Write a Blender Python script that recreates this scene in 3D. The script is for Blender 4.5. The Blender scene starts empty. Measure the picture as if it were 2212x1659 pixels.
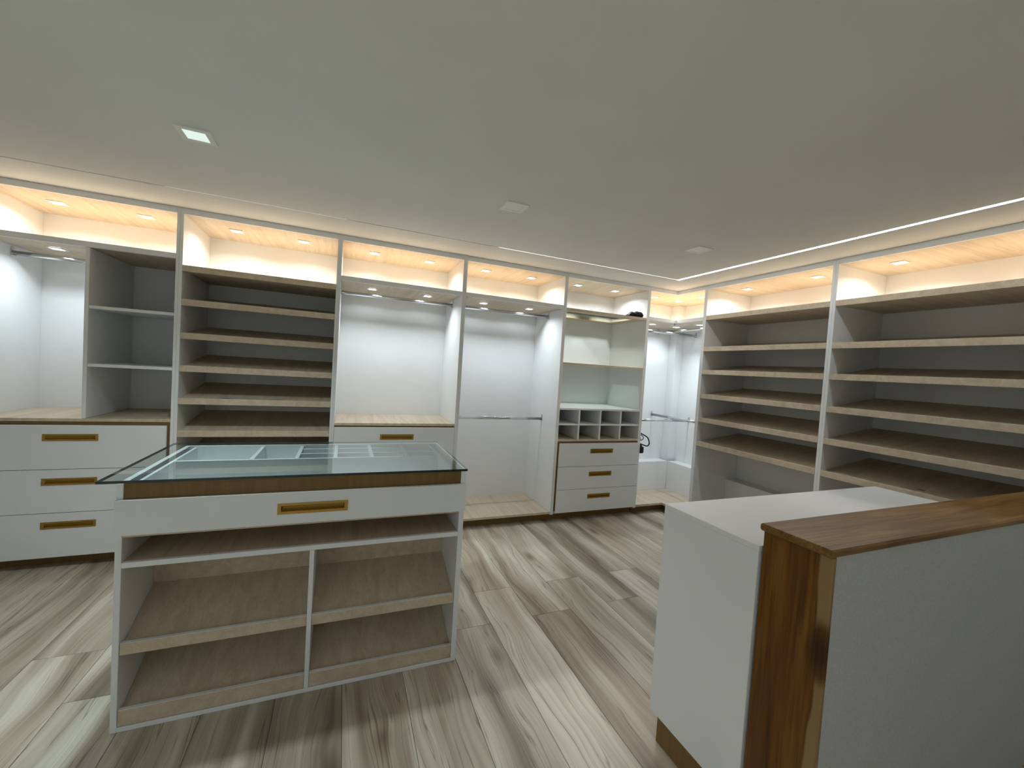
import bpy, bmesh, math, random
from mathutils import Matrix, Vector

random.seed(7)
sc = bpy.context.scene
C = sc.collection

# ------------------------------------------------------------------ camera
def cam_rot(a, b, c):
    return Matrix.Rotation(a, 3, 'Z') @ Matrix.Rotation(b, 3, 'X') @ Matrix.Rotation(c, 3, 'Y')
cd = bpy.data.cameras.new('camera')
cam = bpy.data.objects.new('camera', cd); C.objects.link(cam)
_R = cam_rot(-0.38871, -0.03562, -0.06330)
right, fwd, up = _R.col[0], _R.col[1], _R.col[2]
M = Matrix((right, up, -fwd)).transposed().to_4x4()
M.translation = Vector((-3.2783, -3.4655, 1.4516))
cam.matrix_world = M
cd.sensor_fit = 'HORIZONTAL'; cd.sensor_width = 36.0
cd.lens = 887.162 / 2212 * 36.0
cd.clip_start = 0.02
sc.camera = cam

# ------------------------------------------------------------------ world, exposure
w = bpy.data.worlds.new('world'); sc.world = w; w.use_nodes = True
w.node_tree.nodes['Background'].inputs[0].default_value = (0.5, 0.52, 0.55, 1)
w.node_tree.nodes['Background'].inputs[1].default_value = 0.02
vs = sc.view_settings
vs.view_transform = 'Standard'; vs.look = 'None'; vs.gamma = 1.0; vs.use_curve_mapping = False
vs.exposure = 0.0
sc.cycles.max_bounces = 8; sc.cycles.diffuse_bounces = 5; sc.cycles.glossy_bounces = 5
sc.cycles.transparent_max_bounces = 12; sc.cycles.transmission_bounces = 6
sc.cycles.caustics_reflective = False; sc.cycles.caustics_refractive = False
sc.cycles.sample_clamp_indirect = 4.0
sc.cycles.use_adaptive_sampling = True; sc.cycles.adaptive_threshold = 0.06; sc.cycles.adaptive_min_samples = 24
sc.cycles.use_denoising = True
try: sc.cycles.denoiser = 'OPENIMAGEDENOISE'
except Exception: pass

# lamp strengths (radiance of each lens)
WARM = (1.0, 0.95, 0.875); COOL = (0.85, 0.94, 1.0); NEUT = (0.78, 0.91, 1.0)
P_TOP, P_LOW, P_ROOM, P_MID = 3.8, 2.65, 12.0, 9.5     # watts of each lamp
L_LED = 26.0
SPREAD = math.radians(152)

# ------------------------------------------------------------------ materials
MATS = {}
def newmat(name):
    m = bpy.data.materials.new(name); m.use_nodes = True
    nt = m.node_tree; nt.nodes.clear()
    out = nt.nodes.new('ShaderNodeOutputMaterial')
    MATS[name] = m
    return m, nt, out
def N(nt, typ, **kw):
    n = nt.nodes.new(typ)
    for k, v in kw.items():
        if k.startswith('i_'):
            n.inputs[k[2:].replace('_', ' ')].default_value = v
        else: setattr(n, k, v)
    return n
def L(nt, a, b): nt.links.new(a, b)
def principled(nt, out, rough=0.5, metal=0.0, spec=0.5, col=None):
    b = nt.nodes.new('ShaderNodeBsdfPrincipled')
    b.inputs['Roughness'].default_value = rough; b.inputs['Metallic'].default_value = metal
    b.inputs['Specular IOR Level'].default_value = spec
    if col: b.inputs['Base Color'].default_value = (*col, 1)
    L(nt, b.outputs[0], out.inputs[0])
    return b
def ramp(nt, stops, fac):
    r = nt.nodes.new('ShaderNodeValToRGB'); e = r.color_ramp.elements
    while len(e) < len(stops): e.new(0.5)
    for i, (p, c) in enumerate(stops): e[i].position = p; e[i].color = (*c, 1)
    L(nt, fac, r.inputs[0]); return r
def coords(nt, scale, rnd=7.0):
    tc = N(nt, 'ShaderNodeTexCoord'); oi = N(nt, 'ShaderNodeObjectInfo')
    mul = N(nt, 'ShaderNodeVectorMath', operation='SCALE')
    cx = N(nt, 'ShaderNodeCombineXYZ')
    for k in range(3): L(nt, oi.outputs['Random'], cx.inputs[k])
    L(nt, cx.outputs[0], mul.inputs[0]); mul.inputs['Scale'].default_value = rnd
    add = N(nt, 'ShaderNodeVectorMath', operation='ADD')
    L(nt, tc.outputs['Object'], add.inputs[0]); L(nt, mul.outputs[0], add.inputs[1])
    mp = N(nt, 'ShaderNodeMapping'); mp.inputs['Scale'].default_value = scale
    L(nt, add.outputs[0], mp.inputs[0])
    return mp.outputs[0], oi
def noise(nt, vec, scale, detail=4, rough=0.5, dist=0.0):
    n = N(nt, 'ShaderNodeTexNoise'); n.inputs['Scale'].default_value = scale
    n.inputs['Detail'].default_value = detail; n.inputs['Roughness'].default_value = rough
    n.inputs['Distortion'].default_value = dist
    L(nt, vec, n.inputs['Vector']); return n.outputs['Fac']
def bump(nt, h, b, strength, dist=0.002):
    bp = N(nt, 'ShaderNodeBump'); bp.inputs['Strength'].default_value = strength
    bp.inputs['Distance'].default_value = dist
    L(nt, h, bp.inputs['Height']); L(nt, bp.outputs[0], b.inputs['Normal'])
def mixcol(nt, fac, a, b, mode='MIX'):
    m = N(nt, 'ShaderNodeMix', data_type='RGBA', blend_type=mode)
    if isinstance(fac, float): m.inputs[0].default_value = fac
    else: L(nt, fac, m.inputs[0])
    for s, v in ((6, a), (7, b)):
        if isinstance(v, tuple): m.inputs[s].default_value = (*v, 1)
        else: L(nt, v, m.inputs[s])
    return m.outputs[2]

def mat_white(name, c0, c1, rough=0.35, spec=0.4, grain=0.0):
    m, nt, out = newmat(name); b = principled(nt, out, rough, 0, spec)
    v, _ = coords(nt, (1, 1, 1))
    f = noise(nt, v, 3.0, 1)
    r = ramp(nt, [(0.3, c0), (0.7, c1)], f); L(nt, r.outputs[0], b.inputs['Base Color'])
    if grain > 0:
        h = noise(nt, v, 350.0, 2); bump(nt, h, b, 0.06 + grain, 0.0008)
    return m
mat_white('white_melamine', (0.81, 0.82, 0.82), (0.84, 0.85, 0.85))
mat_white('white_lacquer', (0.79, 0.81, 0.825), (0.82, 0.84, 0.855), 0.45, 0.4)
mat_white('wall_paint', (0.70, 0.69, 0.66), (0.73, 0.72, 0.69), 0.8, 0.2, 0.15)
mat_white('ceiling_paint', (0.775, 0.775, 0.755), (0.805, 0.805, 0.785), 0.85, 0.15, 0.1)
mat_white('trim_white', (0.87, 0.87, 0.85), (0.89, 0.89, 0.87), 0.4, 0.4)

# grey fine-stucco of the low wall
m, nt, out = newmat('stucco'); b = principled(nt, out, 0.85, 0, 0.2)
v, _ = coords(nt, (1, 1, 1)); f = noise(nt, v, 260.0, 4, 0.7)
r = ramp(nt, [(0.25, (0.44, 0.45, 0.44)), (0.75, (0.62, 0.63, 0.61))], f)
L(nt, r.outputs[0], b.inputs['Base Color']); bump(nt, f, b, 0.5, 0.002)

# light oak melamine, grain along local y
m, nt, out = newmat('light_oak'); b = principled(nt, out, 0.5, 0, 0.3)
v, oi = coords(nt, (22, 1.3, 22)); f1 = noise(nt, v, 1.0, 5, 0.6, 0.6)
v2, _ = coords(nt, (160, 5, 160)); f2 = noise(nt, v2, 1.0, 3, 0.6)
r = ramp(nt, [(0.25, (0.53, 0.43, 0.31)), (0.5, (0.635, 0.53, 0.40)), (0.75, (0.71, 0.615, 0.485))], f1)
r2 = ramp(nt, [(0.35, (0.80, 0.77, 0.72)), (0.65, (1, 1, 1))], f2)
L(nt, mixcol(nt, 0.55, r.outputs[0], r2.outputs[0], 'MULTIPLY'), b.inputs['Base Color'])
bump(nt, f2, b, 0.12, 0.0006)

# bronze laminate
m, nt, out = newmat('bronze_laminate'); b = principled(nt, out, 0.5, 0.0, 0.25)
v, _ = coords(nt, (60, 60, 2)); f = noise(nt, v, 1.0, 3)
r = ramp(nt, [(0.3, (0.185, 0.108, 0.036)), (0.7, (0.22, 0.132, 0.048))], f)
L(nt, r.outputs[0], b.inputs['Base Color'])

# brushed brass
m, nt, out = newmat('brass'); b = principled(nt, out, 0.38, 0.85, 0.5)
v, _ = coords(nt, (3, 3, 900)); f = noise(nt, v, 1.0, 3)
r = ramp(nt, [(0.3, (0.36, 0.215, 0.045)), (0.7, (0.47, 0.295, 0.075))], f)
L(nt, r.outputs[0], b.inputs['Base Color'])

# chrome
m, nt, out = newmat('chrome'); b = principled(nt, out, 0.14, 1.0, 0.5)
v, _ = coords(nt, (2, 300, 300)); f = noise(nt, v, 1.0, 2)
r = ramp(nt, [(0.2, (0.62, 0.63, 0.64)), (0.8, (0.74, 0.75, 0.76))], f); L(nt, r.outputs[0], b.inputs['Base Color'])

# thin glass (pale green), fresnel mix of clear and mirror
def mat_glass(name, tint, ior=1.5):
    m, nt, out = newmat(name)
    tr = N(nt, 'ShaderNodeBsdfTransparent'); tr.inputs[0].default_value = (*tint, 1)
    gl = N(nt, 'ShaderNodeBsdfGlossy'); gl.inputs['Roughness'].default_value = 0.0
    v, _ = coords(nt, (1, 1, 1)); f = noise(nt, v, 2.0, 1)
    r = ramp(nt, [(0, (0.93, 0.97, 0.95)), (1, (0.97, 1, 0.98))], f); L(nt, r.outputs[0], gl.inputs[0])
    fr = N(nt, 'ShaderNodeFresnel'); fr.inputs[0].default_value = ior
    mx = N(nt, 'ShaderNodeMixShader'); L(nt, fr.outputs[0], mx.inputs[0])
    L(nt, tr.outputs[0], mx.inputs[1]); L(nt, gl.outputs[0], mx.inputs[2]); L(nt, mx.outputs[0], out.inputs[0])
mat_glass('glass', (0.925, 0.995, 0.97), 1.8)
mat_glass('clear_glass', (0.94, 0.98, 0.96))
m, nt, out = newmat('glass_edge'); b = principled(nt, out, 0.12, 0, 0.5)
v, _ = coords(nt, (1, 1, 1)); f = noise(nt, v, 8.0, 2)
r = ramp(nt, [(0.3, (0.006, 0.018, 0.016)), (0.7, (0.010, 0.030, 0.026))], f); L(nt, r.outputs[0], b.inputs['Base Color'])

# teak; grain along a chosen axis
def mat_teak(name, scale, scale2, sap=False, cols=None):
    m, nt, out = newmat(name); b = principled(nt, out, 0.38, 0, 0.3)
    v, _ = coords(nt, scale, 0.0); f1 = noise(nt, v, 1.0, 5, 0.55, 0.9)
    v2, _ = coords(nt, scale2, 0.0); f2 = noise(nt, v2, 1.0, 4, 0.6, 0.3)
    c = cols or [(0.28, (0.065, 0.020, 0.002)), (0.45, (0.135, 0.050, 0.005)), (0.62, (0.19, 0.078, 0.010)), (0.8, (0.24, 0.108, 0.018))]
    r = ramp(nt, c, f1); r2 = ramp(nt, [(0.33, (0.42, 0.36, 0.30)), (0.56, (1, 1, 1))], f2)
    col = mixcol(nt, 0.7, r.outputs[0], r2.outputs[0], 'MULTIPLY')
    if sap:   # pale sapwood along the front arris, broken by a knot
        tc = N(nt, 'ShaderNodeTexCoord'); sp = N(nt, 'ShaderNodeSeparateXYZ'); L(nt, tc.outputs['Object'], sp.inputs[0])
        mz = N(nt, 'ShaderNodeCombineXYZ'); L(nt, sp.outputs[2], mz.inputs[2])
        wv = noise(nt, mz.outputs[0], 2.3, 2)
        kn = N(nt, 'ShaderNodeVectorMath', operation='DISTANCE'); kn.inputs[1].default_value = (0.0, 0.0, 0.735)
        sc3 = N(nt, 'ShaderNodeMapping'); sc3.inputs['Scale'].default_value = (0, 1, 0.55); L(nt, tc.outputs['Object'], sc3.inputs[0])
        kn.inputs[1].default_value = (0.0, 0.012, 0.735 * 0.55)
        L(nt, sc3.outputs[0], kn.inputs[0])
        # threshold on y: sapwood where y < 0.014 + 0.03*wave
        ml = N(nt, 'ShaderNodeMath', operation='MULTIPLY_ADD'); ml.inputs[1].default_value = 0.075; ml.inputs[2].default_value = -0.004
        L(nt, wv, ml.inputs[0])
        df = N(nt, 'ShaderNodeMath', operation='SUBTRACT'); L(nt, ml.outputs[0], df.inputs[0]); L(nt, sp.outputs[1], df.inputs[1])
        st = N(nt, 'ShaderNodeMapRange'); st.inputs[1].default_value = 0.0; st.inputs[2].default_value = 0.006; L(nt, df.outputs[0], st.inputs[0])
        kf = N(nt, 'ShaderNodeMapRange'); kf.inputs[1].default_value = 0.035; kf.inputs[2].default_value = 0.055; L(nt, kn.outputs['Value'], kf.inputs[0])
        mu = N(nt, 'ShaderNodeMath', operation='MULTIPLY'); L(nt, st.outputs[0], mu.inputs[0]); L(nt, kf.outputs[0], mu.inputs[1])
        col = mixcol(nt, mu.outputs[0], col, (0.30, 0.19, 0.085))
        kd = N(nt, 'ShaderNodeMapRange'); kd.inputs[1].default_value = 0.014; kd.inputs[2].default_value = 0.05
        kd.inputs[3].default_value = 0.75; kd.inputs[4].default_value = 0.0; L(nt, kn.outputs['Value'], kd.inputs[0])
        col = mixcol(nt, kd.outputs[0], col, (0.022, 0.008, 0.003))
    L(nt, col, b.inputs['Base Color']); bump(nt, f2, b, 0.12, 0.0006)
mat_teak('teak_post', (22, 22, 1.6), (120, 120, 4), sap=True)
mat_teak('teak_cap', (1.8, 20, 20), (5, 150, 150), cols=[(0.28, (0.12, 0.055, 0.012)), (0.45, (0.22, 0.108, 0.026)), (0.62, (0.30, 0.160, 0.045)), (0.8, (0.38, 0.22, 0.075))])

# wood-look porcelain planks, grain along local y, each plank its own
m, nt, out = newmat('plank_tile'); b = principled(nt, out, 0.42, 0, 0.4)
v, oi = coords(nt, (1, 1, 1), 23.0)
def sub_map(scale):
    mp = N(nt, 'ShaderNodeMapping'); mp.inputs['Scale'].default_value = scale; L(nt, v, mp.inputs[0]); return mp.outputs[0]
warp = N(nt, 'ShaderNodeTexNoise'); warp.inputs['Scale'].default_value = 1.0; warp.inputs['Detail'].default_value = 2
L(nt, sub_map((2.6, 1.25, 3.0)), warp.inputs['Vector'])
wm = N(nt, 'ShaderNodeVectorMath', operation='MULTIPLY_ADD')
L(nt, warp.outputs['Color'], wm.inputs[0]); wm.inputs[1].default_value = (0.17, 0.0, 0.0)
L(nt, v, wm.inputs[2])
def wmap(scale):
    mp = N(nt, 'ShaderNodeMapping'); mp.inputs['Scale'].default_value = scale; L(nt, wm.outputs[0], mp.inputs[0]); return mp.outputs[0]
broad = noise(nt, wmap((8.5, 0.55, 1)), 1.0, 3, 0.5, 0.15)
fine = noise(nt, wmap((85, 1.3, 1)), 1.0, 4, 0.6, 0.1)
vein = noise(nt, wmap((26, 0.55, 1)), 1.0, 2, 0.5, 0.2)
rb = ramp(nt, [(0.29, (0.25, 0.202, 0.145)), (0.42, (0.40, 0.342, 0.262)), (0.53, (0.525, 0.468, 0.375)), (0.66, (0.70, 0.66, 0.565))], broad)
rf = ramp(nt, [(0.32, (0.70, 0.66, 0.62)), (0.58, (1, 1, 1))], fine)
c1 = mixcol(nt, 0.6, rb.outputs[0], rf.outputs[0], 'MULTIPLY')
rv = ramp(nt, [(0.488, (1, 1, 1)), (0.5, (0.40, 0.35, 0.30)), (0.512, (1, 1, 1))], vein)
c2 = mixcol(nt, 0.75, c1, rv.outputs[0], 'MULTIPLY')
vo = N(nt, 'ShaderNodeTexVoronoi'); vo.inputs['Scale'].default_value = 1.0; L(nt, sub_map((3.6, 1.5, 0.0)), vo.inputs['Vector'])
kn = ramp(nt, [(0.02, (0.30, 0.24, 0.19)), (0.10, (0.72, 0.66, 0.6)), (0.17, (1, 1, 1))], vo.outputs['Distance'])
c3 = mixcol(nt, 0.8, c2, kn.outputs[0], 'MULTIPLY')
hv = N(nt, 'ShaderNodeMapRange'); hv.inputs[3].default_value = 0.86; hv.inputs[4].default_value = 1.08
L(nt, oi.outputs['Random'], hv.inputs[0])
hs = N(nt, 'ShaderNodeHueSaturation'); L(nt, hv.outputs[0], hs.inputs['Value']); L(nt, c3, hs.inputs['Color'])
L(nt, hs.outputs[0], b.inputs['Base Color']); bump(nt, fine, b, 0.08, 0.0006)

m, nt, out = newmat('grout'); b = principled(nt, out, 0.9, 0, 0.1)
v, _ = coords(nt, (1, 1, 1)); f = noise(nt, v, 60.0, 2); r = ramp(nt, [(0.3, (0.10, 0.085, 0.07)), (0.7, (0.14, 0.12, 0.10))], f)
L(nt, r.outputs[0], b.inputs['Base Color'])
m, nt, out = newmat('black_rubber'); b = principled(nt, out, 0.6, 0, 0.3)
v, _ = coords(nt, (1, 1, 1)); f = noise(nt, v, 80.0, 2); r = ramp(nt, [(0.3, (0.006, 0.006, 0.007)), (0.7, (0.014, 0.014, 0.016))], f)
L(nt, r.outputs[0], b.inputs['Base Color']); bump(nt, f, b, 0.2, 0.002)
m, nt, out = newmat('grey_plastic'); b = principled(nt, out, 0.5, 0, 0.4)
v, _ = coords(nt, (1, 1, 1)); f = noise(nt, v, 30.0, 2); r = ramp(nt, [(0.3, (0.34, 0.345, 0.36)), (0.7, (0.42, 0.425, 0.44))], f)
L(nt, r.outputs[0], b.inputs['Base Color'])

def mat_emit(name, col, strength):
    m, nt, out = newmat(name)
    if name != 'led_bright': m.cycles.emission_sampling = 'NONE'   # lenses: their lamps do the lighting
    e = N(nt, 'ShaderNodeEmission'); e.inputs[0].default_value = (*col, 1); e.inputs[1].default_value = strength
    L(nt, e.outputs[0], out.inputs[0])
mat_emit('lens_warm', (1.0, 0.93, 0.82), 9.0)
mat_emit('lens_top_cool', (0.95, 0.98, 1.0), 9.0)
mat_emit('lens_cool', (0.95, 0.98, 1.0), 9.0)
mat_emit('lens_room', NEUT, 9.0)  # lens of the fill lights added at the rear
LAMPS = {'lens_warm': (WARM, 'P_TOP', 0.052), 'lens_top_cool': ((0.93, 0.97, 1.0), 'P_TOP', 0.052), 'lens_cool': (COOL, 'P_LOW', 0.052),
         'lens_room': (NEUT, 'P_ROOM', 0.08), 'lens_room_visible': ((0.84, 0.97, 1.0), 'P_MID', 0.08)}
def lamp(parent, x, y, z, lens):
    if lens not in LAMPS: return
    col, pw, size = LAMPS[lens]
    l = bpy.data.lights.new('lamp', 'AREA'); l.shape = 'SQUARE'; l.size = size; l.energy = globals()[pw]; l.color = col
    l.spread = {'P_ROOM': math.radians(100), 'P_MID': math.radians(112)}.get(pw, SPREAD)
    o = bpy.data.objects.new('lamp', l); C.objects.link(o); o.parent = parent; o.location = (x, y, z)
mat_emit('lens_room_visible', (0.82, 0.97, 0.88), 0.95)
mat_emit('led_bright', (0.90, 0.96, 1.0), L_LED)
mat_emit('led_mid', (1.0, 0.96, 0.88), 1.6)
mat_emit('led_dim', (1.0, 0.96, 0.90), 0.8)

# ------------------------------------------------------------------ mesh helpers
def box(bm, x0, x1, y0, y1, z0, z1, bev=0.0):
    vs_ = [bm.verts.new(p) for p in ((x0,y0,z0),(x1,y0,z0),(x1,y1,z0),(x0,y1,z0),(x0,y0,z1),(x1,y0,z1),(x1,y1,z1),(x0,y1,z1))]
    fs = [bm.faces.new([vs_[i] for i in q]) for q in ((0,3,2,1),(4,5,6,7),(0,1,5,4),(1,2,6,5),(2,3,7,6),(3,0,4,7))]
    if bev > 0:
        es = list({e for f in fs for e in f.edges})
        bmesh.ops.bevel(bm, geom=es, offset=bev, segments=1, affect='EDGES')
    return fs
def hexa(bm, pts):        # 8 points: bottom quad then top quad
    v_ = [bm.verts.new(p) for p in pts]
    for q in ((0,3,2,1),(4,5,6,7),(0,1,5,4),(1,2,6,5),(2,3,7,6),(3,0,4,7)): bm.faces.new([v_[i] for i in q])
def frame(bm, x0, x1, z0, z1, hx0, hx1, hz0, hz1, y0, y1):
    """plate in the xz plane, thickness y0..y1, with a rectangular hole"""
    def ring(y, r): return [bm.verts.new((r[0], y, r[2])), bm.verts.new((r[1], y, r[2])), bm.verts.new((r[1], y, r[3])), bm.verts.new((r[0], y, r[3]))]
    o = (x0, x1, z0, z1); h = (hx0, hx1, hz0, hz1)
    fo, fh, bo, bh = ring(y0, o), ring(y0, h), ring(y1, o), ring(y1, h)
    for i in range(4):
        j = (i + 1) % 4
        bm.faces.new((fo[i], fo[j], fh[j], fh[i])); bm.faces.new((bo[j], bo[i], bh[i], bh[j]))
        bm.faces.new((fo[j], fo[i], bo[i], bo[j])); bm.faces.new((fh[i], fh[j], bh[j], bh[i]))
def hframe(bm, x0, x1, y0, y1, hx0, hx1, hy0, hy1, z0, z1):
    """horizontal board with a rectangular hole"""
    def ring(z, r): return [bm.verts.new((r[0], r[2], z)), bm.verts.new((r[1], r[2], z)), bm.verts.new((r[1], r[3], z)), bm.verts.new((r[0], r[3], z))]
    o = (x0, x1, y0, y1); h = (hx0, hx1, hy0, hy1)
    fo, fh, bo, bh = ring(z1, o), ring(z1, h), ring(z0, o), ring(z0, h)
    for i in range(4):
        j = (i + 1) % 4
        bm.faces.new((fo[i], fo[j], fh[j], fh[i])); bm.faces.new((bo[j], bo[i], bh[i], bh[j]))
        bm.faces.new((fo[j], fo[i], bo[i], bo[j])); bm.faces.new((fh[i], fh[j], bh[j], bh[i]))
def tube(bm, pts, rad, seg=10, oval=None, caps=True):
    """tube along a poly-line; oval=(a,b) half sizes sideways/up"""
    pts = [Vector(p) for p in pts]; rings = []
    for i, p in enumerate(pts):
        d = (pts[min(i+1, len(pts)-1)] - pts[max(i-1, 0)]).normalized()
        ref = Vector((0,0,1)) if abs(d.z) < 0.9 else Vector((0,1,0))
        s = d.cross(ref).normalized(); u = s.cross(d).normalized()
        a, b_ = oval if oval else (rad, rad)
        rings.append([bm.verts.new(p + s * a * math.cos(t) + u * b_ * math.sin(t)) for t in [2*math.pi*k/seg for k in range(seg)]])
    for r0, r1 in zip(rings, rings[1:]):
        for k in range(seg):
            f = bm.faces.new((r0[k], r0[(k+1)%seg], r1[(k+1)%seg], r1[k])); f.smooth = True
    if caps: bm.faces.new(list(reversed(rings[0]))); bm.faces.new(rings[-1])
def obj(name, bm, mat, parent=None):
    bmesh.ops.recalc_face_normals(bm, faces=bm.faces[:])
    me = bpy.data.meshes.new(name); bm.to_mesh(me); bm.free()
    me.materials.append(MATS[mat])
    o = bpy.data.objects.new(name, me); C.objects.link(o)
    if parent: o.parent = parent
    return o
def bx(name, dims, mat, parent=None, bev=0.0012):
    bm = bmesh.new(); box(bm, *dims, bev); return obj(name, bm, mat, parent)
def tag(o, label, cat, group=None):
    o['label'] = label; o['category'] = cat
    if group: o['group'] = group
    return o
def thing(name, label, cat, loc=(0,0,0), rz=0.0, group=None):
    o = bpy.data.objects.new(name, None); C.objects.link(o)
    o.location = loc; o.rotation_euler = (0, 0, rz); o.empty_display_size = 0.1
    return tag(o, label, cat, group)
def struct(o): o['kind'] = 'structure'; return o

# ------------------------------------------------------------------ room shell
XL, XR, YB, YF, ZC = -5.40, 0.64, 0.64, -5.20, 2.40
struct(bx('wall_back', (XL-0.1, XR+0.1, YB, YB+0.1, 0, ZC+0.1), 'wall_paint', bev=0))
struct(bx('wall_right', (XR, XR+0.1, YF, YB, 0, ZC+0.1), 'wall_paint', bev=0))
struct(bx('wall_left', (XL-0.1, XL, YF, YB, 0, ZC+0.1), 'wall_paint', bev=0))
struct(bx('wall_front', (XL-0.1, XR+0.1, YF-0.1, YF, 0, ZC+0.1), 'wall_paint', bev=0))

# floor: bed of grout + one object for each plank
floor = struct(bx('floor', (XL, XR, YF, YB, -0.06, -0.003), 'grout', bev=0))
PW, PL, J = 0.2605, 1.6, 0.0016
plank_meshes = {}
def plank(x0, x1, y0, y1):
    key = (round(x1-x0, 4), round(y1-y0, 4))
    if key not in plank_meshes:
        bm = bmesh.new(); a, b_ = key[0]/2 - J/2, key[1]/2 - J/2
        fs = box(bm, -a, a, -b_, b_, -0.010, 0.0, 0.0)
        bmesh.ops.bevel(bm, geom=[e for e in bm.edges if all(abs(v_.co.z) < 1e-6 for v_ in e.verts)], offset=0.0012, segments=1, affect='EDGES')
        me = bpy.data.meshes.new('plank'); bmesh.ops.recalc_face_normals(bm, faces=bm.faces[:]); bm.to_mesh(me); bm.free(); me.materials.append(MATS['plank_tile'])
        plank_meshes[key] = me
    o = bpy.data.objects.new('plank', plank_meshes[key]); C.objects.link(o); o.parent = floor
    o.location = ((x0+x1)/2, (y0+y1)/2, 0)
k = -4
while True:
    xa = -4.527 + PW*k; xb = xa + PW
    if xa >= XR: break
    xa_, xb_ = max(xa, XL), min(xb, XR)
    if xb_ - xa_ > 0.01:
        y = (-1.0 if k % 2 == 0 else -1.335) + PL
        while y - PL > YF: y -= PL
        y -= 0  # first joint above the front edge
        ys = [YF]
        while y < YB - 0.02:
            if y > YF + 0.02: ys.append(y)
            y += PL
        ys.append(YB)
        for a_, b_ in zip(ys, ys[1:]): plank(xa_, xb_, a_, b_)
    k += 1

# ceiling: centre panel, border along the cabinets, narrow light gap between them
GB0, GB1 = -0.392, -0.380      # gap along the back (y)
GR0, GR1 = -0.388, -0.362      # gap along the right (x)
bm = bmesh.new()
box(bm, XL, GR0, YF, GB0, ZC, ZC+0.05)
ceiling = struct(obj('ceiling', bm, 'ceiling_paint'))
bm = bmesh.new(); box(bm, XL, XR, GB1, YB, ZC, ZC+0.05); obj('ceiling_border', bm, 'ceiling_paint', ceiling)
bm = bmesh.new(); box(bm, GR1, XR, YF, GB1, ZC, ZC+0.05); obj('ceiling_border', bm, 'ceiling_paint', ceiling)
bm = bmesh.new(); box(bm, XL, XR, YF, YB, ZC+0.05, ZC+0.07); obj('ceiling_slab', bm, 'ceiling_paint', ceiling)
tag(bx('led_strip', (GR0+0.001, GR1-0.001, YF+0.02, GB1-0.001, ZC-0.0005, ZC+0.012), 'led_bright', bev=0),
    'bright white LED strip running along the ceiling border above the right wall', 'LED strip')
tag(bx('led_strip', (-2.20, GR0-0.001, GB0+0.001, GB1-0.001, ZC+0.001, ZC+0.012), 'led_mid', bev=0),
    'lit LED strip in the back ceiling border, ending at the room corner', 'LED strip')
tag(bx('led_strip', (-4.30, -3.30, GB0+0.001, GB1-0.001, ZC+0.003, ZC+0.012), 'led_dim', bev=0),
    'faint LED strip in the back ceiling border above the left shoe rack', 'LED strip')

# ceiling downlights
def downlight(x, y, label, mat, group=None):
    t = thing('ceiling_downlight', label, 'downlight', (x, y, ZC), 0, group)
    bm = bmesh.new(); hframe(bm, -0.066, 0.066, -0.066, 0.066, -0.043, 0.043, -0.043, 0.043, -0.006, -0.0005); obj('trim_frame', bm, 'trim_white', t)
    bm = bmesh.new(); box(bm, -0.0425, 0.0425, -0.0425, 0.0425, -0.0045, -0.0010); obj('diffuser', bm, mat, t); lamp(t, 0, 0, -0.0075, mat)
    return t
downlight(-3.932, -1.192, 'lit square ceiling downlight, the leftmost one above the island', 'lens_room_visible')
downlight(-2.402, -1.192, 'unlit square ceiling downlight in the middle of the ceiling', 'trim_white')
downlight(-0.950, -1.175, 'unlit square ceiling downlight nearest the right-hand shoe racks', 'trim_white')
for x, y, lb in ((-4.9, -3.9, 'lit square ceiling downlight by the left wall, one step from the rear wall'),
                 (-4.9, -4.8, 'lit square ceiling downlight in the rear left corner of the ceiling'),
                 (-3.4, -4.8, 'lit square ceiling downlight near the middle of the rear wall')):
    downlight(x, y, lb, 'lens_room', 'rear ceiling downlights')  # fill lights added behind the camera to raise the room's overall brightness

# ------------------------------------------------------------------ cabinet parts (local x = width, y = depth, z = up)
DEP, T = 0.596, 0.018
ZO, ZT = 2.36, 2.399
def spot(u, x, y, z, lens):
    bm = bmesh.new(); hframe(bm, x-0.042, x+0.042, y-0.042, y+0.042, x-0.029, x+0.029, y-0.029, y+0.029, z-0.005, z-0.0003)
    s = obj('spotlight', bm, 'trim_white', u)
    bm = bmesh.new(); box(bm, x-0.0285, x+0.0285, y-0.0285, y+0.0285, z-0.004, z-0.001); obj('spotlight_lens', bm, lens, s); lamp(s, x, y, z-0.0058, lens)
def rod(u, p0, p1, axis='x', name='hanging_rod'):
    bm = bmesh.new(); tube(bm, [p0, p1], 0.01, 14, oval=(0.0085, 0.015)); r = obj(name, bm, 'chrome', u)
    for p, sgn in ((p0, 1), (p1, -1)):
        bm = bmesh.new(); x, y, z = p
        if axis == 'x':
            box(bm, x, x+sgn*0.004, y-0.012, y+0.012, z-0.020, z+0.040, 0.001); box(bm, x, x+sgn*0.016, y-0.011, y+0.011, z-0.019, z-0.014, 0.0)
        else:
            box(bm, x-0.012, x+0.012, y, y+sgn*0.004, z-0.020, z+0.040, 0.001); box(bm, x-0.011, x+0.011, y, y+sgn*0.016, z-0.019, z-0.014, 0.0)
        obj('rod_bracket', bm, 'chrome', r)
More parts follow.
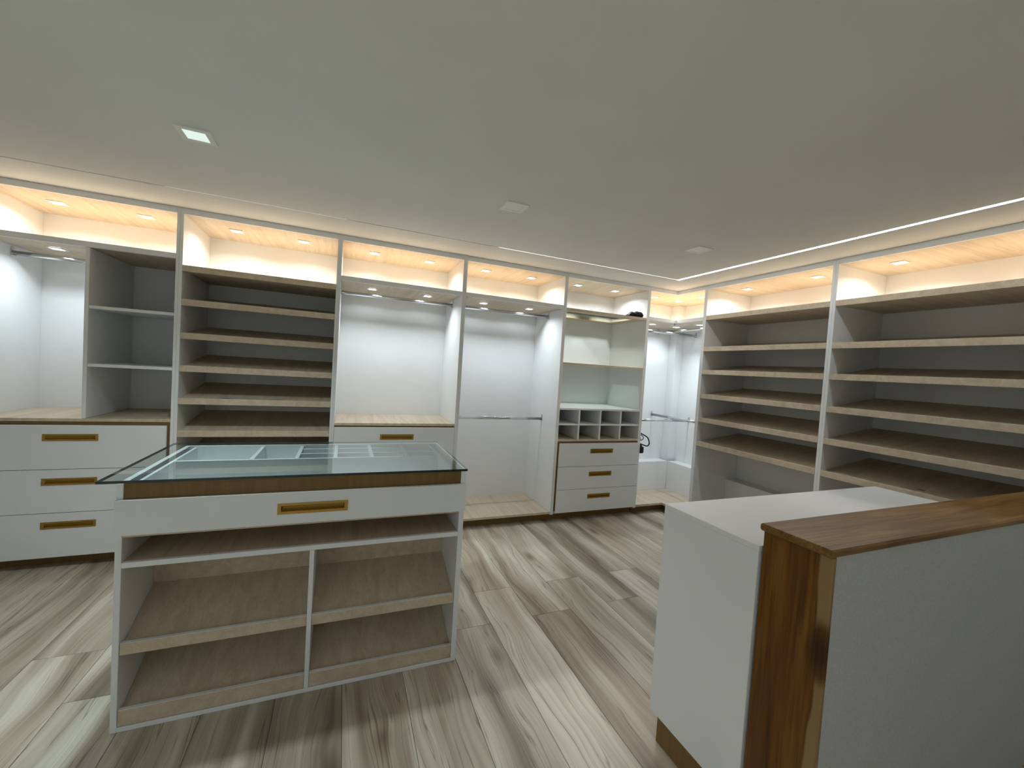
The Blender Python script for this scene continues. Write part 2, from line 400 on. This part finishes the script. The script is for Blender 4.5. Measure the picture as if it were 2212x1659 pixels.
def handle(d, cx, cz, yf, w_=0.268, h_=0.045):
    """flush recessed brass pull set in the face at y = yf"""
    bm = bmesh.new()
    x0, x1, z0, z1 = cx-w_/2, cx+w_/2, cz-h_/2, cz+h_/2
    hx0, hx1, hz0, hz1 = x0+0.013, x1-0.013, z0+0.011, z1-0.010
    frame(bm, x0, x1, z0, z1, hx0, hx1, hz0, hz1, yf-0.0022, yf-0.0002)
    # sloped cup
    a = [(hx0, yf-0.001, hz0), (hx1, yf-0.001, hz0), (hx1, yf-0.001, hz1), (hx0, yf-0.001, hz1)]
    b_ = [(hx0+0.002, yf+0.011, hz0+0.002), (hx1-0.002, yf+0.011, hz0+0.002), (hx1-0.006, yf+0.006, hz1-0.004), (hx0+0.006, yf+0.006, hz1-0.004)]
    va = [bm.verts.new(p) for p in a]; vb = [bm.verts.new(p) for p in b_]
    for i in range(4):
        j = (i+1) % 4; bm.faces.new((va[i], va[j], vb[j], vb[i]))
    bm.faces.new(vb)
    return obj('handle', bm, 'brass', d)
def drawer(u, x0, x1, z0, z1, yf=-0.020, hz=None, hx=None, th=0.0185, mat='white_lacquer'):
    cx = hx if hx is not None else (x0+x1)/2; cz = hz if hz is not None else z1-0.077
    bm = bmesh.new(); frame(bm, x0, x1, z0, z1, cx-0.1205, cx+0.1205, cz-0.0115, cz+0.0125, yf, yf+th)
    d = obj('drawer', bm, mat, u); handle(d, cx, cz, yf); return d
def carcass(u, W, tl=T, tr=T, side_mat='white_melamine', floor_z=0.10, floor_mat='light_oak'):
    bx('side_panel', (-tl, -0.0003, 0, DEP+T, 0.07, ZT), side_mat, u)
    bx('side_panel', (W+0.0003, W+tr, 0, DEP+T, 0.07, ZT), side_mat, u)
    bx('back_panel', (0, W, DEP, DEP+T, 0.07, ZT), 'white_melamine', u, 0)
    bx('top_panel', (0, W, T, DEP, ZO, ZT), 'light_oak', u, 0)
    bx('top_rail', (0, W, 0, T-0.0003, ZO, ZT), 'white_melamine', u)
    bx('bottom_panel', (0, W, 0, DEP, floor_z-0.022, floor_z), floor_mat, u)
    bx('toe_kick', (-tl, W+tr, 0.075, 0.09, 0.0005, 0.0695), 'bronze_laminate', u, 0)
def tilted_shelf(u, W, zf, rise=0.085):
    """oak shelf sloping up to the back, with a 44 mm front lip"""
    bm = bmesh.new(); box(bm, 0.0008, W-0.0008, -0.001, T, zf-0.044, zf, 0.0012); s = obj('shelf_lip', bm, 'light_oak', u)
    bm = bmesh.new(); y0, y1 = T+0.0003, DEP-0.0005; za, zb = zf-0.009, zf-0.009+rise
    hexa(bm, [(0.0008,y0,za-T),(W-0.0008,y0,za-T),(W-0.0008,y1,zb-T),(0.0008,y1,zb-T),(0.0008,y0,za),(W-0.0008,y0,za),(W-0.0008,y1,zb),(0.0008,y1,zb)])
    obj('shoe_shelf', bm, 'light_oak', u)
def rail_shelf(u, W, z0=2.055, z1=2.091, mat='white_melamine', under='light_oak'):
    bx('shelf_edge', (0.0005, W-0.0005, 0, T-0.0003, z0, z1), mat, u)
    bx('upper_shelf', (0.0005, W-0.0005, T, DEP-0.0005, z0+0.002, z1-0.002), under, u, 0)

X1, X2, X3, X4, X5 = -5.327, -4.3265, -3.3325, -2.3365, -1.345
W1, W2, W3, W4, W5 = 0.9625, 0.960, 0.960, 0.958, 0.953

# ---- unit 1: hanging bay + small shelves + drawers
u = thing('wardrobe_unit', 'white wardrobe unit at the far left with side shelves and three wide drawers', 'wardrobe', (X1, 0, 0))
carcass(u, W1, T, 0.0188); rail_shelf(u, W1)
DX = 0.5005
bx('divider', (DX, DX+0.021, 0, DEP-0.001, 0.9635, 2.0545), 'white_melamine', u)
for z in (1.690, 1.317): bx('shelf', (DX+0.0215, W1-0.0005, 0.004, DEP-0.001, z-0.020, z), 'white_melamine', u)
bx('deck', (0.0005, W1-0.0005, 0, DEP-0.001, 0.942, 0.962), 'light_oak', u)
bx('backing_panel', (0.0005, W1-0.0005, 0.006, 0.020, 0.101, 0.9415), 'bronze_laminate', u, 0)
for z0, z1 in ((0.642, 0.920), (0.3635, 0.6385), (0.077, 0.360)): drawer(u, -0.012, W1-0.015, z0, z1, hx=0.462)
for x in (0.251, 0.715): spot(u, x, 0.238, ZO, 'lens_warm')
spot(u, 0.265, 0.21, 2.055, 'lens_cool')
rod(u, (0, 0.305, 2.008), (DX, 0.305, 2.008))

# ---- unit 2: shoe rack
def shoe_rack(label, loc, rz, W, ztop, zs, spots_x, group, zlow=(), tl=T, tr=T):
    u = thing('shoe_rack', label, 'shoe rack', loc, rz, group)
    carcass(u, W, tl, tr)
    bx('shelf_lip', (0.0005, W-0.0005, -0.001, T-0.0003, ztop-0.042, ztop), 'light_oak', u)
    bx('upper_shelf', (0.0005, W-0.0005, T, DEP-0.0005, ztop-0.034, ztop-0.002), 'light_oak', u, 0)
    for z in list(zs) + list(zlow): tilted_shelf(u, W, z)
    for x in spots_x: spot(u, x, 0.243, ZO, 'lens_warm')
    return u
G = 'tilted-shelf shoe racks'
shoe_rack('tall shoe rack with tilted oak shelves on the back wall, behind the glass-topped island', (X2, 0, 0), 0, W2, 2.019,
          (1.790, 1.562, 1.337, 1.112, 0.884), (0.254, 0.706), G, (0.655, 0.430), 0.0188, 0.0168)
# ---- unit 3
u = thing('wardrobe_unit', 'white wardrobe unit with one high chrome rod above an oak deck, behind the island', 'wardrobe', (X3, 0, 0))
carcass(u, W3, 0.0168, 0.0178); rail_shelf(u, W3)
bx('deck', (0.0005, W3-0.0005, 0, DEP-0.001, 0.928, 0.948), 'light_oak', u)
bx('backing_panel', (0.0005, W3-0.0005, 0.006, 0.020, 0.101, 0.9275), 'bronze_laminate', u, 0)
for z0, z1 in ((0.640, 0.9155), (0.3635, 0.6365), (0.077, 0.360)): drawer(u, 0.001, W3-0.006, z0, z1)
for x in (0.246, 0.712): spot(u, x, 0.250, ZO, 'lens_warm'); spot(u, x-0.004, 0.240, 2.055, 'lens_cool')
rod(u, (0, 0.305, 2.007), (W3, 0.305, 2.007))
# ---- unit 4
u = thing('wardrobe_unit', 'tall white wardrobe unit with two chrome rods, one high and one at waist height', 'wardrobe', (X4, 0, 0))
carcass(u, W4, 0.0178, 0.0166); rail_shelf(u, W4)
for x in (0.242, 0.712): spot(u, x, 0.246, ZO, 'lens_warm'); spot(u, x-0.003, 0.246, 2.055, 'lens_cool')
rod(u, (0, 0.305, 2.007), (W4, 0.305, 2.007)); rod(u, (0, 0.307, 0.966), (W4, 0.307, 0.966))
# ---- unit 5: glass shelves, cubbyholes, drawers
u = thing('wardrobe_unit', 'white wardrobe unit with glass-panelled shelves, eight cubbyholes and three drawers, left of the corner', 'wardrobe', (X5, 0, 0))
carcass(u, W5, 0.0166, 0.0173)
for z0, z1 in ((2.050, 2.073), (1.534, 1.551)):
    bm = bmesh.new(); hframe(bm, 0.0005, W5-0.0005, 0.0, DEP-0.0005, 0.075, W5-0.125, 0.090, 0.463, z0, z1)
    s = obj('shelf', bm, 'light_oak', u)
    bm = bmesh.new(); box(bm, 0.0755, W5-0.1255, 0.0905, 0.4625, z1-0.008, z1-0.003); obj('glass_insert', bm, 'clear_glass', s)
bx('cubby_top', (0.0005, W5-0.0005, 0.002, DEP-0.001, 1.093, 1.111), 'white_melamine', u)
bx('cubby_shelf', (0.0005, W5-0.0005, 0.006, DEP-0.001, 0.942, 0.957), 'white_melamine', u)
bx('deck', (0.0005, W5-0.0005, 0, DEP-0.001, 0.785, 0.803), 'light_oak', u)
for x in (0.225, 0.4725, 0.719):
    for z0, z1 in ((0.8035, 0.9415), (0.9575, 1.0925)): bx('cubby_divider', (x-0.009, x+0.009, 0.003, DEP-0.001, z0, z1), 'white_melamine', u)
bx('backing_panel', (0.0005, W5-0.0005, 0.006, 0.020, 0.101, 0.7845), 'bronze_laminate', u, 0)
for z0, z1 in ((0.5405, 0.767), (0.3155, 0.537), (0.089, 0.312)): drawer(u, 0.016, W5+0.017, z0, z1, hx=0.498)
for x in (0.251, 0.710): spot(u, x, 0.245, ZO, 'lens_top_cool')
# ---- unit 6: L-shaped corner unit; local origin = inner corner of the fronts
u = thing('corner_wardrobe', 'L-shaped corner wardrobe unit with crossing chrome rods and a boxed column in the corner', 'wardrobe', (0, 0, 0))
AX, AY = -0.357, -0.361
DI = DEP
bx('side_panel', (AX-0.0173, AX, 0, DEP+T, 0.07, ZT), 'white_melamine', u)
bx('side_panel', (0, DEP+T, AY-0.0183, AY, 0.07, ZT), 'white_melamine', u)
bx('back_panel', (AX, DEP, DEP, DEP+T, 0.07, ZT), 'white_melamine', u, 0)
bx('back_panel', (DEP, DEP+T, AY, DEP+T, 0.07, ZT), 'white_melamine', u, 0)
bx('column_casing', (0.482, DEP-0.0005, 0.482, DEP-0.0005, 0.1005, ZO-0.0005), 'white_melamine', u)
def ell(name, z0, z1, mat, inset=0.0):
    bm = bmesh.new()
    pts = [(AX+0.0003, inset), (inset, inset), (inset, AY+0.0003), (DEP-0.0003, AY+0.0003), (DEP-0.0003, DEP-0.0003), (AX+0.0003, DEP-0.0003)]
    lo = [bm.verts.new((x, y, z0)) for x, y in pts]; hi = [bm.verts.new((x, y, z1)) for x, y in pts]
    bm.faces.new(list(reversed(lo))); bm.faces.new(hi)
    for i in range(6): bm.faces.new((lo[i], lo[(i+1)%6], hi[(i+1)%6], hi[i]))
    return obj(name, bm, mat, u)
ell('top_panel', ZO, ZT, 'light_oak', T)
bx('top_rail', (AX, T, 0, T-0.0003, ZO, ZT), 'white_melamine', u); bx('top_rail', (0, T-0.0003, AY, -0.0003, ZO, ZT), 'white_melamine', u)
ell('upper_shelf', 2.060, 2.089, 'light_oak', T)
bx('shelf_edge', (AX+0.0003, T, 0, T-0.0003, 2.057, 2.092), 'white_melamine', u); bx('shelf_edge', (0, T-0.0003, AY+0.0003, -0.0003, 2.057, 2.092), 'white_melamine', u)
ell('bottom_panel', 0.078, 0.100, 'light_oak')
bx('toe_kick', (AX, 0.09, 0.075, 0.09, 0.0005, 0.0775), 'bronze_laminate', u, 0); bx('toe_kick', (0.075, 0.09, AY, 0.0745, 0.0005, 0.0775), 'bronze_laminate', u, 0)
bx('ledge', (AX+0.0003, 0.46, 0.447, DEP-0.0003, 0.1005, 0.445), 'white_melamine', u); bx('ledge', (0.4603, DEP-0.0003, AY+0.0003, 0.4467, 0.1005, 0.445), 'white_melamine', u)
bx('corner_cleat', (0.004, 0.020, 0.019, 0.030, 2.040, 2.0595), 'grey_plastic', u, 0.002)
for x, y in ((-0.102, 0.245), (0.248, 0.248), (0.250, -0.090)):
    spot(u, x, y, ZO, 'lens_warm'); spot(u, x, y, 2.060, 'lens_cool')
rod(u, (AX, 0.285, 1.985), (DEP, 0.285, 1.985)); rod(u, (0.297, AY, 2.020), (0.297, DEP, 2.020), 'y')
rod(u, (AX, 0.295, 0.968), (DEP, 0.295, 0.968)); rod(u, (0.286, AY, 1.004), (0.286, DEP, 1.004), 'y')
# ---- units 7, 8: shoe racks on the right wall
W7, W8 = 1.120, 1.120
RZ = -math.pi/2
r7 = shoe_rack('shoe rack with tilted oak shelves on the right wall, next to the corner wardrobe', (0, -0.398, 0), RZ, W7, 2.100,
          (1.794, 1.567, 1.329, 1.094, 0.856), (0.239, 0.867), G, (), 0.0183, 0.0193)
bx('ledge', (0.0005, W7-0.0005, 0.447, DEP-0.0005, 0.1005, 0.452), 'white_melamine', r7)
r8 = shoe_rack('shoe rack with tilted oak shelves at the right edge, behind the wood-capped low wall', (0, -1.557, 0), RZ, W8, 2.100,
          (1.794, 1.567, 1.329, 1.094, 0.856), (0.242, 0.883), G, (), 0.0193, T)
bx('ledge', (0.0005, W8-0.0005, 0.447, DEP-0.0005, 0.1005, 0.452), 'white_melamine', r8)

bm = bmesh.new()
kv = [bm.verts.new((0.528 + 0.020*math.cos(t) + 0.004*math.sin(3*t), 0.10 + 0.007*math.sin(t), 0.8593 + 0.007*math.sin(t)*0.147)) for t in [2*math.pi*q/14 for q in range(14)]]
f_ = bm.faces.new(kv); g_ = bmesh.ops.extrude_face_region(bm, geom=[f_])
for v_ in [e_ for e_ in g_['geom'] if isinstance(e_, bmesh.types.BMVert)]: v_.co.z += 0.0006
obj('knot', bm, 'grout', r8)

# ------------------------------------------------------------------ island
IX, IY = -4.027, -1.562          # front left foot
u = thing('display_island', 'white display island with glass top, brass-handled drawer and tilted shoe shelves', 'island', (IX, IY, 0))
IW, ID, BK = 1.318, 0.715, 0.297
bx('side_panel', (0, 0.020, 0.0005, ID, 0.0005, 0.9445), 'white_lacquer', u); bx('side_panel', (IW-0.024, IW, 0.0005, ID, 0.0005, 0.9445), 'white_lacquer', u)
IL, IR = 0.0203, IW-0.0243
bx('base_panel', (IL, IR, 0, ID-0.02, 0.0005, 0.018), 'white_lacquer', u)
bx('back_panel', (IL, IR, BK, BK+0.016, 0.0185, 0.7555), 'light_oak', u, 0)
bx('rear_panel', (IL, IR, ID-0.018, ID, 0.0185, 0.9445), 'white_lacquer', u, 0)
bx('shelf_edge', (IL, IR, 0.0, T, 0.627, 0.648), 'white_lacquer', u)
bx('shelf', (IL, IR, T+0.0003, BK-0.0003, 0.628, 0.647), 'light_oak', u, 0)
MX0, MX1 = 0.647, 0.665
bx('divider', (MX0, MX1, 0.0005, BK-0.0003, 0.0185, 0.6265), 'white_lacquer', u)
bx('ceiling_panel', (IL, IR, 0.003, BK-0.0003, 0.742, 0.7555), 'light_oak', u, 0)
for a, b_ in ((IL, MX0-0.0003), (MX1+0.0003, IR)):
    for zt, zl, zf in ((0.340, 0.294, 0.318), (0.083, 0.020, 0.060)):
        lp = bx('shelf_lip', (a+0.0005, b_-0.0005, 0.004, 0.019, zl, zt-0.0018), 'light_oak', u)
        bx('edge_band', (a+0.0005, b_-0.0005, 0.004, 0.019, zt-0.0016, zt), 'white_lacquer', lp, 0)  # pale strip paints the overhead light caught on top of the lip
        bm = bmesh.new(); y0, y1, za, zb = 0.0193, BK-0.0005, zf, zf+0.105
        hexa(bm, [(a+0.0005,y0,za-0.015),(b_-0.0005,y0,za-0.015),(b_-0.0005,y1,zb-0.015),(a+0.0005,y1,zb-0.015),(a+0.0005,y0,za),(b_-0.0005,y0,za),(b_-0.0005,y1,zb),(a+0.0005,y1,zb)])
        obj('shoe_shelf', bm, 'light_oak', u)
# drawer front and bronze strip
drawer(u, 0.003, IW-0.001, 0.756, 0.886, yf=-0.0185, hz=0.820, hx=0.655, th=0.018)
bx('bronze_strip', (IL+0.001, IR-0.001, 0.003, 0.018, 0.7565, 0.9445), 'bronze_laminate', u, 0)
# jewellery tray under the glass
ZF, ZH = 0.825, 0.9435
bx('tray_floor', (IL, IR, 0.0185, ID-0.0185, ZF-0.012, ZF), 'white_lacquer', u, 0)
tx0, tx1 = IL+0.022, IR-0.022
bx('tray_wall', (tx0, tx0+0.012, 0.0187, ID-0.0187, ZF+0.0003, ZH-0.004), 'white_lacquer', u); bx('tray_wall', (tx1-0.012, tx1, 0.0187, ID-0.0187, ZF+0.0003, ZH-0.004), 'white_lacquer', u)
YM = 0.374
bx('tray_divider', (tx0+0.0123, tx1-0.0123, YM-0.007, YM+0.007, ZF+0.0003, ZH-0.003), 'white_lacquer', u)
cols = [0.354, 0.548, 0.727, 0.907, 1.092]
for x in cols: bx('tray_divider', (x-0.009, x+0.009, YM+0.0073, ID-0.0187, ZF+0.0003, ZH-0.003), 'white_lacquer', u)
edges = [0.548, 0.727, 0.907, 1.092, tx1-0.0033]
for a, b_ in zip(edges, edges[1:]):
    for y in (0.492, 0.615): bx('tray_divider', (a+0.0093, b_-0.0093, y-0.005, y+0.005, ZF+0.0003, ZH-0.004), 'white_lacquer', u)
gx0, gx1, gy0, gy1 = -0.058, IW+0.006, -0.002, ID+0.015
bm = bmesh.new()
gv = [bm.verts.new(p) for p in ((gx0,gy0,0.9556),(gx1,gy0,0.9556),(gx1,gy1,0.9556),(gx0,gy1,0.9556))]; bm.faces.new(gv)
gl = obj('glass_top', bm, 'glass', u)
bm = bmesh.new()
hframe(bm, gx0, gx1, gy0, gy1, gx0+0.0012, gx1-0.0012, gy0+0.0012, gy1-0.0012, 0.9455, 0.9555)
e = obj('glass_rim', bm, 'glass_edge', gl); e['label'] = 'dark green polished glass edge'

# ------------------------------------------------------------------ white counter cabinet
CX0, CX1, CY0, CY1 = -2.057, -0.624, -2.600, -2.192
u = thing('counter_cabinet', 'plain white low cabinet with a bronze toe kick against the wood-capped wall', 'cabinet', (CX0, CY0, 0))
cw, cdp = CX1-CX0, CY1-CY0
bx('top_panel', (0, cw, 0, cdp, 0.932, 0.950), 'white_lacquer', u)
bx('side_panel', (0, 0.018, 0.001, cdp, 0.100, 0.9317), 'white_lacquer', u); bx('side_panel', (cw-0.018, cw, 0.001, cdp, 0.100, 0.9317), 'white_lacquer', u)
bx('back_panel', (0.0183, cw-0.0183, 0.002, 0.018, 0.100, 0.9317), 'white_lacquer', u)
bx('bottom_panel', (0.0183, cw-0.0183, 0.0183, cdp-0.019, 0.100, 0.118), 'white_lacquer', u)
bx('front_panel', (0.0183, cw-0.0183, cdp-0.0183, cdp-0.0005, 0.1183, 0.9317), 'white_lacquer', u)
bx('toe_kick', (0.003, cw-0.003, 0.003, cdp-0.045, 0.0005, 0.0995), 'bronze_laminate', u, 0)

# ------------------------------------------------------------------ low wall with teak cap and post
WX0, WX1, WY0, WY1 = -2.034, -0.012, -2.800, -2.606
wl = struct(bx('wall_half', (WX0, WX1, WY0, WY1, 0, 1.0035), 'stucco', bev=0))
bm = bmesh.new(); box(bm, 0, 0.0155, 0, WY1-WY0+0.004, 0.0005, 1.0035, 0.003)
p = obj('wooden_post', bm, 'teak_post', wl); p.location = (WX0-0.0158, WY0-0.003, 0); p['label'] = 'varnished teak end board with pale sapwood edge'
bm = bmesh.new(); box(bm, 0, WX1-WX0+0.03, 0, 0.206, 0, 0.022, 0.005)
p = obj('wooden_cap', bm, 'teak_cap', wl); p.location = (WX0-0.032, WY0-0.007, 1.004); p['label'] = 'varnished teak cap with rounded edges'

# ------------------------------------------------------------------ small things
# black bundle on the upper glass shelf of unit 5
bm = bmesh.new()
random.seed(3)
prof = [(-0.090, 0.010), (-0.070, 0.020), (-0.050, 0.032), (-0.022, 0.034), (0.0, 0.027), (0.020, 0.040), (0.048, 0.037), (0.072, 0.038), (0.088, 0.028), (0.080, 0.010)]
rings = []
for x, h in prof:
    ring = []
    for k in range(10):
        t = 2*math.pi*k/10
        y = 0.042*math.cos(t)*(0.8+0.2*random.random()); z = h*0.8*(1+math.sin(t))
        ring.append(bm.verts.new((x + 0.004*random.uniform(-1,1), y, max(0.0005, z + (0.002*random.uniform(-1,1) if math.sin(t) > 0 else 0)))))
    rings.append(ring)
for r0, r1 in zip(rings, rings[1:]):
    for k in range(10): bm.faces.new((r0[k], r0[(k+1)%10], r1[(k+1)%10], r1[k]))
bm.faces.new(list(reversed(rings[0]))); bm.faces.new(rings[-1])
b = obj('cloth_bundle', bm, 'black_rubber'); b.location = (-0.52, 0.046, 2.0735)
tag(b, 'small crumpled black bundle on the upper shelf of the cubbyhole unit', 'bundle')
# coiled black cable with adapter in the corner unit
u = thing('power_cable', 'coiled black cable with adapter hanging inside the corner wardrobe', 'cable', (AX, 0.2, 0.72))
def curve_pts(ctrl, n=10):
    out_ = []; P = [Vector(c) for c in ctrl]
    P = [P[0]] + P + [P[-1]]
    for i in range(1, len(P)-2):
        for k in range(n):
            t = k/n; p0, p1, p2, p3 = P[i-1:i+3]
            out_.append(0.5*((2*p1)+(-p0+p2)*t+(2*p0-5*p1+4*p2-p3)*t*t+(-p0+3*p1-3*p2+p3)*t**3))
    out_.append(P[-2]); return out_
bm = bmesh.new(); tube(bm, curve_pts([(0.004, 0.0, 0.175), (0.09, 0.02, 0.16), (0.17, 0.0, 0.11), (0.255, -0.01, 0.065), (0.295, 0, 0.0), (0.280, 0.01, -0.035), (0.23, 0.02, -0.025), (0.16, 0.01, -0.005)]), 0.0068, 8); obj('cord', bm, 'black_rubber', u)
bm = bmesh.new(); tube(bm, curve_pts([(0.004, 0.03, 0.15), (0.12, 0.04, 0.125), (0.19, 0.03, 0.09), (0.225, 0.02, 0.06), (0.20, 0.02, 0.03), (0.15, 0.03, 0.035), (0.10, 0.03, 0.06)]), 0.0045, 8); obj('cord', bm, 'black_rubber', u)
bm = bmesh.new(); tube(bm, curve_pts([(0.004, 0.05, 0.135), (0.14, 0.05, 0.11), (0.185, 0.04, 0.07), (0.195, 0.03, 0.04), (0.17, 0.02, 0.02), (0.09, 0.03, 0.03)]), 0.0045, 8); obj('cord', bm, 'black_rubber', u)
bm = bmesh.new(); tube(bm, curve_pts([(0.10, 0.01, 0.035), (0.15, 0.01, 0.0), (0.19, 0.01, -0.04)], 6), 0.016, 10); obj('plug', bm, 'black_rubber', u)
bm = bmesh.new(); box(bm, 0.165, 0.222, -0.012, 0.030, -0.115, -0.040, 0.010); obj('adapter', bm, 'black_rubber', u)
# curved thin plastic strip on the left shoe rack
bm = bmesh.new()
pts = [(-0.20 + 0.40*k/16, 0.0, 0.0004 + 0.016*abs((k-8)/8)**3) for k in range(17)]
lo = []; 
for x, y, z in pts:
    lo.append([bm.verts.new((x, y-0.012, z)), bm.verts.new((x, y+0.012, z)), bm.verts.new((x, y+0.012, z+0.0015)), bm.verts.new((x, y-0.012, z+0.0015))])
for r0, r1 in zip(lo, lo[1:]):
    for k in range(4): bm.faces.new((r0[k], r0[(k+1)%4], r1[(k+1)%4], r1[k]))
bm.faces.new(list(reversed(lo[0]))); bm.faces.new(lo[-1])
s = obj('edging_strip', bm, 'grey_plastic'); s.location = (-3.90, 0.05, 1.1085); s.rotation_euler = (math.atan2(0.085, 0.578), 0, 0)
tag(s, 'thin curled grey strip lying on a shelf of the left shoe rack', 'strip')
